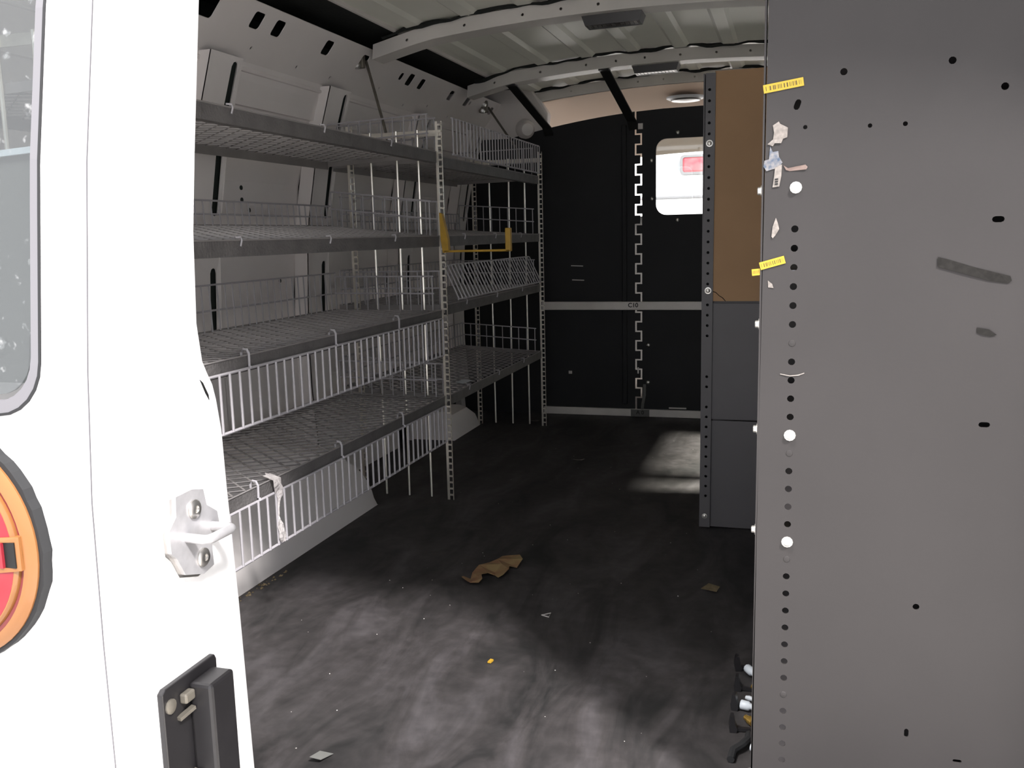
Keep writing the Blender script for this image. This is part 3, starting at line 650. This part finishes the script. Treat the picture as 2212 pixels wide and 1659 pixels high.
def make_shelf(rack, y0, y1, zf, zb, front=None, lean=0.0, back_h=0.0, end_h=0.10, hooks=True, hook_ys=(), back_col='wire'):
    zc = lambda x: zf + (zb - zf)*(x - XF)/(XB - XF)
    sh = empty('wire_shelf', ((XF + XB)/2, (y0 + y1)/2, zf), rack)
    deck_mesh(y0, y1, XF, XB, zf, zb).build('mesh_deck', M['deck'], sh, kind='stuff')
    m = MB()                                   # folded front lip and frame rails
    m.box((XF - 0.0015, y0, zf - 0.028), (XF + 0.001, y1, zf + 0.0008)); m.bar((XF - 0.010, y0, zf - 0.027), (XF - 0.010, y1, zf - 0.027), 0.016, 0.002)
    m.build('front_lip', M['lip'], sh)
    MB().tube([(XF + 0.001, y0, zf + 0.001), (XF + 0.001, y1, zf + 0.001)], 0.0016, 6).build('edge_wire', M['deck'], sh)
    MB().box((XB - 0.002, y0, zb - 0.020), (XB + 0.002, y1, zb + 0.002)).build('back_lip', M['deck'], sh)
    for y in (y0, y1): MB().bar((XF, y, zf - 0.006), (XB, y, zb - 0.006), 0.004, 0.014).build('side_lip', M['deck'], sh)
    if back_h:
        g_ = MB(); n = int((y1 - y0)/0.030)
        for k in range(n + 1):
            y = y0 + (y1 - y0)*k/n; g_.tube([(XB + 0.006, y, zb), (XB + 0.004, y, zb + back_h)], 0.0019, 5)
        for f_ in (1.0, 0.45): g_.tube([(XB + 0.004, y0, zb + back_h*f_), (XB + 0.004, y1, zb + back_h*f_)], 0.0024, 6)
        g_.build('back_guard', M['wire'], sh, kind='stuff')
    if end_h:
        for y in ((y1 - 0.012,) if y0 < 2 else (y0 + 0.012, y1 - 0.012)):
            g_ = MB(); n = 9
            for k in range(n + 1):
                x = XF - 0.02 + (XB - XF + 0.03)*k/n; g_.tube([(x, y, zc(x)), (x, y, zc(x) + end_h)], 0.0019, 5)
            for f_ in (1.0, 0.5): g_.tube([(XF - 0.015, y, zc(XF) + end_h*f_), (XB + 0.008, y, zc(XB) + end_h*f_)], 0.0024, 6)
            g_.build('end_guard', M['wire'], sh, kind='stuff')
    for y in hook_ys:                            # wire hooks over the front lip
        if not front or front[0] > zf:
            MB().tube([(XF + 0.003, y, zf - 0.010), (XF + 0.0045, y + 0.003, zf + 0.001), (XF + 0.003, y + 0.001, zf + 0.006), (XF - 0.003, y - 0.006, zf + 0.006)], 0.0018, 6).build('hook', M['wire'], sh, smooth=True); continue
        MB().tube([(XF + 0.004, y, zf - 0.020), (XF + 0.0045, y, zf + 0.004), (XF + 0.001, y, zf + 0.011), (XF - 0.006, y, zf + 0.012), (XF - 0.011, y, zf + 0.006), (XF - 0.011, y, zf - 0.002)], WIRE_R, 7).build('hook', M['wire'], sh, smooth=True)
    if front:
        zt, zb_, ya, yb = front
        fb = empty('front_basket', (XF, (ya + yb)/2, (zt + zb_)/2), rack)
        xo = XF + 0.006
        m = MB(); m.tube([(xo - lean, ya, zt), (xo - lean, yb, zt)], WIRE_R*1.1, 7); m.build('top_rail', M['wire'], fb, smooth=True)
        m = MB(); m.tube([(xo, ya, zb_), (xo, yb, zb_)], WIRE_R*1.2, 7); m.build('bottom_rail', M['wire'], fb, smooth=True)
        h = math.hypot(zt - zb_, lean); me = wires_mesh(h); n = int(round((yb - ya)/0.0303))
        for k in range(n + 1):
            y = ya + (yb - ya)*k/n
            w = link('wire', me, None, fb, loc=(xo + 0.003, y, zb_))
            if lean: w.rotation_euler.y = -math.asin(lean/h)
        if lean == 0 and zt < zf:
            for y in hook_ys: MB().tube([(xo + 0.003, y, zt), (xo, y, zf - 0.02)], WIRE_R, 6).build('hanger', M['wire'], fb)
    return sh
def make_frame(rack, y, ztop_, rods=True):
    fr = empty('end_frame', (XF, y, 0), rack)
    for x in (XF + 0.012, -1.190):
        m = MB()                               # slotted post: flange strip plus punched strip with tabs
        m.box((x - 0.0145, y - 0.001, 0.0), (x - 0.009, y + 0.0015, ztop_)); m.box((x + 0.0010, y - 0.001, 0.0), (x + 0.0030, y + 0.0015, ztop_))
        k = 0.012
        while k < ztop_ - 0.01:
            m.box((x - 0.009, y - 0.001, k), (x + 0.0010, y + 0.0015, k + 0.0050))
            m.add([(x + 0.004, y - 0.001, k + 0.001), (x + 0.004, y - 0.007, k + 0.003), (x + 0.004, y - 0.001, k + 0.008), (x + 0.0015, y - 0.001, k + 0.001), (x + 0.0015, y - 0.007, k + 0.003), (x + 0.0015, y - 0.001, k + 0.008)], [(0, 1, 2), (3, 5, 4), (0, 3, 4, 1), (1, 4, 5, 2), (2, 5, 3, 0)])
            k += 0.0185
        m.box((x - 0.0160, y - 0.001, 0.0), (x - 0.0145, y + 0.015, ztop_))
        m.build('post', M['post'], fr)
    if rods:
        for i, x in enumerate((-1.132, -1.060, -0.990)):
            MB().tube([(x, y + 0.004, 0.005), (x + (0.004 if i % 2 else -0.003), y + 0.004, ztop_ - 0.02)], 0.0034, 8).build('rod', M['post'], fr, smooth=True)
    for z in (ztop_ - 0.03,): MB().bar((XF + 0.01, y + 0.008, z), (-1.19, y + 0.008, z), 0.004, 0.016).build('cross_tie', M['post'], fr)
    return fr
hk = [1.109, 1.442, 1.776, 2.112]
near = empty('wire_rack', (-1.1, 1.77, 0), label='nearer white wire shelf rack along the left wall, drop fronts hanging', cat='shelf rack', group='wire shelf racks on the left wall')
NY0, NY1 = 1.08, 2.415
make_frame(near, 1.07, 1.06); make_frame(near, 2.425, 1.06)
make_shelf(near, NY0, NY1, 0.978, 0.965, back_h=0.0, end_h=0.10, hook_ys=[y for y in hk])
make_shelf(near, NY0, NY1, 0.752, 0.788, back_h=0.055, end_h=0.095, hook_ys=hk)
make_shelf(near, NY0, NY1, 0.548, 0.550, front=(0.526, 0.423, 1.10, 2.40), back_h=0.105, end_h=0.095, hook_ys=hk)
make_shelf(near, NY0, NY1, 0.304, 0.308, front=(0.279, 0.177, 1.10, 2.40), back_h=0.0, end_h=0.095, hook_ys=hk)
hk2 = [2.62, 2.92, 3.22]
far = empty('wire_rack', (-1.1, 2.97, 0), label='farther white wire shelf rack beside the black bulkhead, basket fronts up', cat='shelf rack', group='wire shelf racks on the left wall')
FY0, FY1 = 2.447, 3.475
make_frame(far, 3.485, 1.06)
make_shelf(far, FY0, FY1, 0.968, 0.962, front=(1.080, 0.980, 2.53, 3.47), back_h=0.0, end_h=0.105, hook_ys=[])
make_shelf(far, FY0, FY1, 0.752, 0.775, back_h=0.06, end_h=0.095, hook_ys=hk2)
make_shelf(far, FY0, FY1, 0.560, 0.560, front=(0.668, 0.570, 2.54, 3.46), lean=0.045, back_h=0.10, end_h=0.095, hook_ys=hk2)
make_shelf(far, FY0, FY1, 0.300, 0.320, back_h=0.09, end_h=0.09, hook_ys=hk2)
def brace(rack, p0, p1):
    b = MB().tube([p0, p1, (p1[0] + 0.004, p1[1] + 0.01, p1[2] - 0.04)], 0.0042, 8).build('brace_rod', M['brace'], rack, smooth=True)
    m = MB().box((p0[0] - 0.03, p0[1] - 0.03, p0[2] - 0.022), (p0[0] + 0.004, p0[1] - 0.012, p0[2] + 0.024)); m.build('bracket', M['brace'], b, bevel=0.003)
    MB().lathe([(0.011, 0), (0.011, 0.006), (0.006, 0.009), (0, 0.009)], (p0[0] - 0.008, p0[1] - 0.030, p0[2] + 0.008), (0.3, -1, 0), 6).build('nut', M['steel'], b)
    MB().lathe([(0.011, 0), (0.011, 0.006), (0.006, 0.009), (0, 0.009)], (p0[0] - 0.014, p0[1] - 0.030, p0[2] - 0.016), (0.3, -1, 0), 6).build('nut', M['steel'], b)
brace(wall, (-1.185, 2.535, 1.252), (-1.09, 2.43, 1.055)); brace(wall, (-1.165, 3.60, 1.250), (-1.02, 3.49, 1.075))

# yellow bracket hanging off the shelf ends
yb_ = empty('yellow_bracket', (-0.82, 2.40, 0.70), label='yellow painted U-shaped metal bracket hooked on the rack post', cat='bracket')
m_ = MB(); yy = 2.385
m_.box((-0.912, yy, 0.708), (-0.722, yy + 0.016, 0.714)); m_.build('crossbar', M['yellow'], yb_, bevel=0.002)
MB().plate([(-0.920, 0.815), (-0.913, 0.812), (-0.898, 0.745), (-0.896, 0.709), (-0.913, 0.707), (-0.918, 0.74)], [], lambda a, b, t: (a, yy + t, b), 0.016).build('long_leg', M['yellow'], yb_)
MB().box((-0.735, yy, 0.708), (-0.720, yy + 0.016, 0.770)).build('short_leg', M['yellow'], yb_, bevel=0.002)
# plastic film strip caught on the bottom shelf
m_ = MB(); vs = []; fs = []; n = 13
for i in range(n):
    t = i/(n - 1); z = 0.316 - 0.135*t; w = 0.011*(0.75 + 0.45*math.sin(t*7.5 + 0.6)) * (0.4 if i == n - 1 else 1)
    y = 1.494 + 0.004*math.sin(t*6) + 0.010*t; x = -0.9235 + 0.006*math.sin(t*9)*t - (0.02 if i == 0 else 0)
    for k in range(5): vs.append((x + random.uniform(-0.003, 0.003), y - w + 2*w*k/4, z + random.uniform(-0.002, 0.002)))
for i in range(n - 1):
    for k in range(4): a = 5*i + k; fs.append((a, a+1, a+6, a+5))
o = m_.add(vs, fs).build('plastic_strip', M['film'], None, label='crumpled clear plastic strip hanging on the lowest wire basket', cat='plastic strip')
sd = o.modifiers.new('thick', 'SOLIDIFY'); sd.thickness = 0.0012

# ------------------------------------------------------------------ steel shelf units on the right
PY = 1.12
u1 = empty('steel_shelf_unit', (0.33, 1.6, 0), label='near grey steel shelf unit with perforated end panel filling the right side', cat='shelf unit', group='grey steel shelf units on the right')
holes = []; bolts = []
for k in range(-3, 30):
    z = 0.684 - 0.0219*k
    if k in (8, 14): bolts.append(z); continue
    if k in (3, 9, 15, 23): continue
    if z < 0.02: break
    holes.append(circ(0.0015, z, 0.0041, 10))
for x, z, r in ((0.049, 0.919, 0.0039), (0.158, 0.923, 0.0040), (0.210, 0.893, 0.0040), (0.010, 0.862, 0.0024), (0.078, 0.860, 0.0024), (0.114, 0.860, 0.0026), (0.148, 0.309, 0.0038)): holes.append(circ(x, z, r, 10))
holes.append(slot(0.211, 0.755, 0.0125, 0.0065)); holes.append(slot(0.209, 0.529, 0.012, 0.006)); holes.append(slot(0.001, 0.887, 0.0065, 0.012, ang=-0.35)); holes.append(slot(0.144, 0.149, 0.005, 0.011)); holes.append(slot(0.201, 0.121, 0.010, 0.004))
MB().plate([(-0.034, 0.005), (0.68, 0.005), (0.68, 1.22), (-0.034, 1.22)], holes, lambda a, b, t: (a + (0.0 if a > -0.03 else (b - 0.5)*0.004), PY + t, b), 0.002).build('end_panel', M['grey_panel_dimmed'], u1)
m_ = MB(); m_.box((-0.036, PY, 0.005), (-0.034, PY + 0.032, 1.22)); m_.build('front_flange', M['grey_panel_dimmed'], u1)
MB().box((-0.034, 2.16, 0.005), (0.68, 2.163, 1.22)).build('end_panel', M['grey_panel_dimmed'], u1)
for z in (0.03, 0.38, 0.70, 1.02):
    m_ = MB(); m_.box((-0.028, PY + 0.003, z), (0.68, 2.159, z + 0.003)); m_.box((-0.030, PY + 0.034, z - 0.02), (-0.028, 2.159, z + 0.04)); m_.build('shelf', M['grey_panel_dimmed2'], u1)
MB().box((0.678, PY + 0.003, 0.005), (0.682, 2.159, 1.22)).build('back_panel', M['grey_panel_dimmed2'], u1)
def hexbolt(x, y, z, ax, r, par, name='bolt'):
    b = MB(); b.lathe([(r*1.5, 0), (r*1.5, r*0.25), (r*1.05, r*0.3), (r*1.0, r*1.0), (r*0.8, r*1.15), (0, r*1.2)], (x, y, z), ax, 12); return b.build(name, M['bright'], par, smooth=True)
for z in bolts + [0.796]: hexbolt(0.0015, PY, z, (0, -1, 0), 0.0045, u1)
for z in (0.794, 0.639, 0.512, 0.386): hexbolt(-0.036, PY + 0.014, z, (-1, 0, 0), 0.0045, u1)
for k in (3, 9, 15, 23):
    z = 0.684 - 0.0219*k; MB().lathe([(0.0040, 0), (0.0036, 0.0006), (0.001, 0.0010), (0, 0.001)], (0.0015, PY, z), (0, -1, 0), 12).build('dimple', M['grey_panel_dimmed'], u1, smooth=True)

u2 = empty('steel_shelf_unit', (0.2, 2.4, 0), label='farther grey steel shelf unit with cardboard covering its upper end', cat='shelf unit', group='grey steel shelf units on the right')
Y2 = 2.318
ph = [circ(-0.198, 1.08 - 0.0255*k, 0.0036, 8) for k in range(41) if k not in (5, 19, 40, 24, 25, 26, 29)]
MB().plate([(-0.2135, 0.003), (-0.187, 0.003), (-0.184, 1.118), (-0.207, 1.118)], ph, lambda a, b, t: (a, Y2 + t, b), 0.003).build('post', M['grey_panel_dimmed2'], u2)
MB().box((-0.2125, Y2 + 0.003, 0.003), (-0.2095, Y2 + 0.04, 1.118)).build('post_flange', M['grey_panel_dimmed2'], u2)
MB().box((-0.2095, Y2 + 0.022, 0.003), (-0.186, Y2 + 0.024, 1.118)).build('hole_blocker', M['black_metal'], u2)  # black plate added to keep light from showing through the holes
MB().box((-0.188, Y2 + 0.010, 0.003), (0.66, Y2 + 0.013, 0.279)).build('lower_panel', M['grey_panel_dimmed2'], u2)
MB().box((-0.188, Y2 + 0.007, 0.284), (0.66, Y2 + 0.010, 0.573)).build('middle_panel', M['grey_panel_dimmed2'], u2)
MB().box((-0.188, Y2 + 0.014, 0.573), (0.66, Y2 + 0.017, 1.110)).build('upper_panel', M['grey_panel_dimmed2'], u2)
MB().box((-0.2, 2.555, 0.003), (0.66, 2.558, 1.12)).build('back_panel', M['grey_panel_dimmed2'], u2)
for z in (0.01, 0.28, 0.575, 0.85, 1.10): MB().box((-0.19, Y2 + 0.018, z), (0.66, 2.554, z + 0.003)).build('shelf', M['grey_panel_dimmed2'], u2)
for z in (0.956, 0.605): hexbolt(-0.197, Y2, z, (0, -1, 0), 0.0055, u2)
hexbolt(-0.200, Y2, 0.032, (0, -1, 0), 0.0045, u2)
cb = MB().box((-0.1855, Y2 + 0.003, 0.579), (0.30, Y2 + 0.0068, 1.122)).build('cardboard_sheet', M['card'], None, label='brown cardboard sheet behind the perforated post of farther shelf unit', cat='cardboard')
m_ = MB(); m_.tube([(-0.1855, Y2 + 0.0026, 0.603), (-0.178, Y2 + 0.0026, 0.600), (-0.170, Y2 + 0.0026, 0.592), (-0.162, Y2 + 0.0026, 0.587), (-0.155, Y2 + 0.0026, 0.579)], 0.0008, 5)
ck = m_.build('tear_line', M['tape'], cb)

# yellow barcode tags, sticker scraps, tape on the near end panel
def flat_tag(name, L, W, x, z, ang, label, m, cat, y=PY, th=0.001):
    me = MB().box((-L/2, -W/2, 0), (L/2, W/2, th)).mesh(name, M[m])
    o = link(name, me, None, None, label=label, cat=cat); o.rotation_euler = (math.pi/2, -ang, 0)
    o.location = (x, y - 0.0003, z); return o
flat_tag('barcode_tag', 0.0435, 0.0092, -0.0145, 0.9085, 0.14, 'long yellow barcode tag at the top left edge of end panel', 'ytag', 'tag')['group'] = 'yellow barcode tags'
low_tag = flat_tag('barcode_tag', 0.0285, 0.0088, -0.0225, 0.7115, 0.27, 'shorter bent yellow barcode tag lower on the end panel edge', 'ytag', 'tag'); low_tag['group'] = 'yellow barcode tags'
t_ = flat_tag('tag_tail', 0.0095, 0.0075, -0.0405, 0.7010, 0.10, None, 'ytag', None, y=PY + 0.002)
t_.parent = low_tag; low_tag_m = Matrix.LocRotScale(low_tag.location, low_tag.rotation_euler, None); t_.matrix_parent_inverse = low_tag_m.inverted()
def scrap(name, pts, m, label, th=0.0008, cat='sticker scrap'):
    cx = sum(p[0] for p in pts)/len(pts); cz = sum(p[1] for p in pts)/len(pts)
    o = MB().plate(pts, [], lambda a, b, t: (a, PY - 0.0012 + t + 0.0006*math.sin(a*900) , b), th).build(name, M[m], None if cat else u1, loc=(cx, PY, cz), label=label if cat else None, cat=cat); return o
def px(u, v):          # rough metres on the end panel from a mark's place on it
    return (-0.0355 + (u - 1646)*0.000497 + (v - 400)*0.0000, 0.7995 - (v - 400)*0.000532 - (u - 1646)*0.000015)
S = lambda *p: [px(u, v) for u, v in p]
scrap('sticker_scrap', S((1667, 275), (1680, 267), (1683, 272), (1700, 280), (1699, 300), (1690, 303), (1686, 312), (1672, 312), (1668, 318), (1656, 314), (1668, 304), (1670, 290)), 'paper', 'torn whitish sticker scrap below the upper yellow tag')
scrap('sticker_scrap', S((1662, 318), (1668, 330), (1680, 328), (1682, 340), (1690, 352), (1680, 364), (1668, 366), (1655, 370), (1648, 360), (1650, 348), (1660, 345)), 'paper_blue', 'torn sticker scrap with blue print on panel edge')
strip_ = scrap('sticker_scrap', S((1674, 362), (1689, 356), (1688, 380), (1684, 402), (1669, 404), (1672, 382)), 'paper', 'pale tag strip with black bars under the blue scrap')
scrap('glue_streak', S((1692, 358), (1702, 364), (1740, 357), (1745, 362), (1742, 367), (1706, 370), (1698, 368)), 'pink', 'pinkish dried glue streak beside the blue sticker scrap', cat=None)
for k in range(3):
    b_ = MB().plate(S((1674, 386 + 5*k), (1681, 385 + 5*k), (1681, 388 + 5*k), (1674, 389 + 5*k)), [], lambda a, b, t: (a, PY - 0.0022 + t, b), 0.0004).build('printed_bar', M['paper_black'], strip_)
scrap('sticker_scrap', S((1678, 468), (1683, 480), (1686, 492), (1678, 505), (1672, 512), (1669, 508), (1671, 488)), 'paper', 'narrow pale sticker scrap midway between the yellow tags')
scrap('sticker_scrap', S((1663, 603), (1673, 610), (1676, 619), (1664, 618)), 'paper', 'small triangular pale scrap below the lower yellow tag')
scrap('tape_strip', [(0.153, 0.7155), (0.163, 0.713), (0.190, 0.704), (0.215, 0.697), (0.226, 0.694), (0.2275, 0.689), (0.224, 0.686), (0.206, 0.689), (0.180, 0.697), (0.153, 0.705)], 'tape', 'dark grey adhesive streak on the right of end panel', th=0.0004, cat=None)
scrap('scratch_streak', [(-0.011, 0.5815), (-0.003, 0.580), (0.0, 0.5795), (0.010, 0.5805), (0.016, 0.583), (0.016, 0.584), (0.009, 0.5815), (0.0, 0.5805), (-0.011, 0.5825)], 'paper', 'thin pale scratch crossing a hole of the end panel', th=0.0003, cat=None)
scrap('smudge', [(0.196, 0.638), (0.208, 0.636), (0.216, 0.630), (0.210, 0.628), (0.202, 0.630), (0.196, 0.632)], 'tape', 'small dark smudge below the grey adhesive streak', th=0.0003, cat=None)

# black clips and fittings along the foot of the near shelf unit
cg = 'black plastic clips at the foot of near shelf unit'
def clip(x, y, lab, rot=0.0, L=0.026):
    m = MB(); m.plate([(-0.004, 0.0), (0.004, 0.0), (0.005, 0.006), (0.003, 0.012), (0.001, L), (-0.003, L), (-0.005, 0.010)], [], lambda a, b, t: (a*1.25, t - 0.007, b), 0.014)
    m.box((0.003, -0.003, 0.001), (0.036, 0.003, 0.006))
    o = link('plastic_clip', m.mesh('plastic_clip', M['plastic_black']), None, None, loc=(x, y, 0.0005), label=lab, cat='clip', group=cg); o.rotation_euler.z = rot
for (x, y, r), lab in zip(((-0.074, 1.545, 0.2), (-0.070, 1.472, 0.0), (-0.071, 1.408, -0.1), (-0.070, 1.340, 0.1), (-0.066, 1.180, 0.0)),
                          ('farthest black plastic clip at the foot of near unit', 'black plastic clip beyond the larger white fitting', 'black plastic clip touching the larger white hose fitting', 'black plastic clip beside the brass fitting', 'nearest black plastic clip at the foot of near unit')): clip(x, y, lab, r)
o = MB().tube([(-0.068, 1.250, 0.006), (-0.066, 1.272, 0.008), (-0.055, 1.285, 0.010), (-0.046, 1.305, 0.010), (-0.046, 1.325, 0.006)], 0.0055, 8).build('hose_stub', M['rubber'], None, label='bent black rubber hose stub on floor beside near unit', cat='hose', smooth=True)
def fitting(name, p0, p1, rs, m, label, cat, group=None):
    p0 = Vector(p0); p1 = Vector(p1); n = len(rs); pts = []; r2 = []
    for i, (t, r) in enumerate(rs): pts.append(p0 + (p1 - p0)*t); r2.append(r)
    return MB().tube(pts, 0.005, 10, rs=r2).build(name, M[m], None, label=label, cat=cat, group=group, smooth=True)
NZ = [(0, 0.0070), (0.02, 0.0075), (0.30, 0.0075), (0.38, 0.0048), (0.97, 0.0044), (1, 0.004)]
fitting('hose_fitting', (-0.062, 1.408, 0.009), (-0.022, 1.398, 0.009), NZ, 'white_pl', 'larger white plastic hose fitting lying against near unit foot', 'fitting', 'white hose fittings')
fitting('hose_fitting', (-0.058, 1.535, 0.010), (-0.030, 1.492, 0.009), NZ, 'white_pl', 'white plastic hose fitting lying farthest along near unit foot', 'fitting', 'white hose fittings')
BR = [(0, 0.0045), (0.3, 0.005), (0.32, 0.0068), (0.65, 0.0068), (0.68, 0.0045), (1, 0.004)]
fitting('brass_fitting', (-0.053, 1.372, 0.0075), (-0.034, 1.352, 0.0075), BR, 'brass', 'brass pipe fitting beside the larger white fitting', 'fitting', 'brass fittings')
fitting('brass_fitting', (-0.047, 1.475, 0.0075), (-0.030, 1.462, 0.0075), BR, 'brass', 'brass pipe fitting between the two white fittings', 'fitting', 'brass fittings')
fitting('brass_fitting', (-0.056, 1.440, 0.005), (-0.044, 1.436, 0.005), [(0, 0.003), (0.5, 0.0045), (1, 0.003)], 'white_pl', 'small pale plug lying next to the larger white fitting', 'fitting')
fitting('cap_plug', (-0.042, 1.290, 0.006), (-0.034, 1.288, 0.006), [(0, 0.005), (0.5, 0.006), (1, 0.005)], 'white_pl', 'white cap plug near the bent hose stub', 'plug')
fitting('cap_plug', (-0.043, 1.225, 0.006), (-0.034, 1.225, 0.006), [(0, 0.005), (0.5, 0.006), (1, 0.005)], 'white_pl', 'white cap plug nearest to the camera', 'plug')

# ------------------------------------------------------------------ litter on the floor
m_ = MB()
lp = [(-0.680, 1.822), (-0.668, 1.812), (-0.655, 1.806), (-0.636, 1.808), (-0.632, 1.822), (-0.642, 1.845), (-0.632, 1.862), (-0.618, 1.868), (-0.607, 1.856), (-0.596, 1.862), (-0.592, 1.890), (-0.598, 1.915), (-0.584, 1.925), (-0.580, 1.960), (-0.594, 1.985), (-0.622, 1.992), (-0.634, 1.975), (-0.636, 1.945), (-0.652, 1.935), (-0.666, 1.900), (-0.668, 1.860), (-0.664, 1.835), (-0.680, 1.832)]
inn = [(-0.645, 1.835), (-0.638, 1.870), (-0.622, 1.880), (-0.616, 1.915)]
m_.plate(lp, [], lambda a, b, t: (a, b, 0.003 + 0.010*abs(math.sin((a*1.5 + b)*30)) + t), 0.0008, [(inn[i], inn[i+1]) for i in range(3)])
m_.build('dry_leaf', M['leafm'], None, loc=(-0.635, 1.87, 0), label='curled dry brown leaf lying on the dark van floor', cat='leaf')
MB().tube([(-0.462, 1.686, 0.002), (-0.446, 1.680, 0.002), (-0.447, 1.700, 0.002)], 0.0012, 6, closed=True).build('wire_ring', M['alu'], None, label='small triangular wire ring on the floor right of leaf', cat='ring')
MB().plate([(-0.502, 1.462), (-0.496, 1.462), (-0.494, 1.472), (-0.500, 1.474)], [], lambda a, b, t: (a, b, 0.0015 + t), 0.003).build('yellow_crumb', M['yellow'], None, label='tiny yellow crumb on the lit dusty floor', cat='crumb')
m_ = MB(); random.seed(3)
m_.plate([(-0.652, 1.095), (-0.637, 1.100), (-0.630, 1.125), (-0.646, 1.115)], [], lambda a, b, t: (a, b, 0.002 + 0.01*abs(math.sin(a*60)) + t), 0.0008)
m_.build('paper_scrap', M['board'], None, loc=(-0.64, 1.11, 0), label='grey paper scrap on the floor at the bottom edge', cat='paper')
for (x, y), lab in (((-0.979, 3.52), 'crumpled pale paper bit at the foot of far rack post'), ((-0.664, 2.92), 'thin pale paper shred on the dark floor mid van'), ((-0.15, 1.89), 'brown paper scrap on dark floor by the far shelf unit')):
    MB().plate([(x - 0.018, y - 0.008), (x + 0.014, y - 0.012), (x + 0.02, y + 0.004), (x - 0.004, y + 0.012)], [], lambda a, b, t: (a, b, 0.002 + 0.012*abs(math.sin(a*90)) + t), 0.0008).build('paper_scrap', M['paper' if x < -0.3 else 'soil'], None, loc=(x, y, 0), label=lab, cat='paper')
def bits(name, m, spots, label):
    mb = MB()
    for x, y, s in spots:
        a = random.uniform(0, 3); p = [(x + s*math.cos(a + k*2.1), y + s*math.sin(a + k*2.1), 0.0003) for k in range(3)] + [(x, y, s*0.9)]
        mb.add(p, [(0, 2, 1), (0, 1, 3), (1, 2, 3), (2, 0, 3)])
    return mb.build(name, M[m], None, label=label, cat='crumbs', kind='stuff')
MB().plate([(-0.985, 2.64), (-0.955, 2.63), (-0.950, 2.70), (-0.980, 2.71)], [], lambda a, b, t: (a, b, 0.3045 + (XF - a)*0.0612 + t), 0.0006).build('paper_slip', M['white_pl'], None, loc=(-0.967, 2.67, 0.306), label='white paper slip on the lowest shelf of the farther rack', cat='paper')
bits('floor_crumbs', 'alu', [(random.uniform(-0.95, -0.1), random.uniform(1.05, 3.6), random.uniform(0.0006, 0.0018)) for _ in range(90)], 'pale crumbs and grit scattered on the van floor')
bits('soil_crumbs', 'soil', [(-1.112 + random.uniform(0, 0.022), random.uniform(1.45, 1.80), random.uniform(0.002, 0.005)) for _ in range(60)], 'brown debris along the foot of the wheel well')
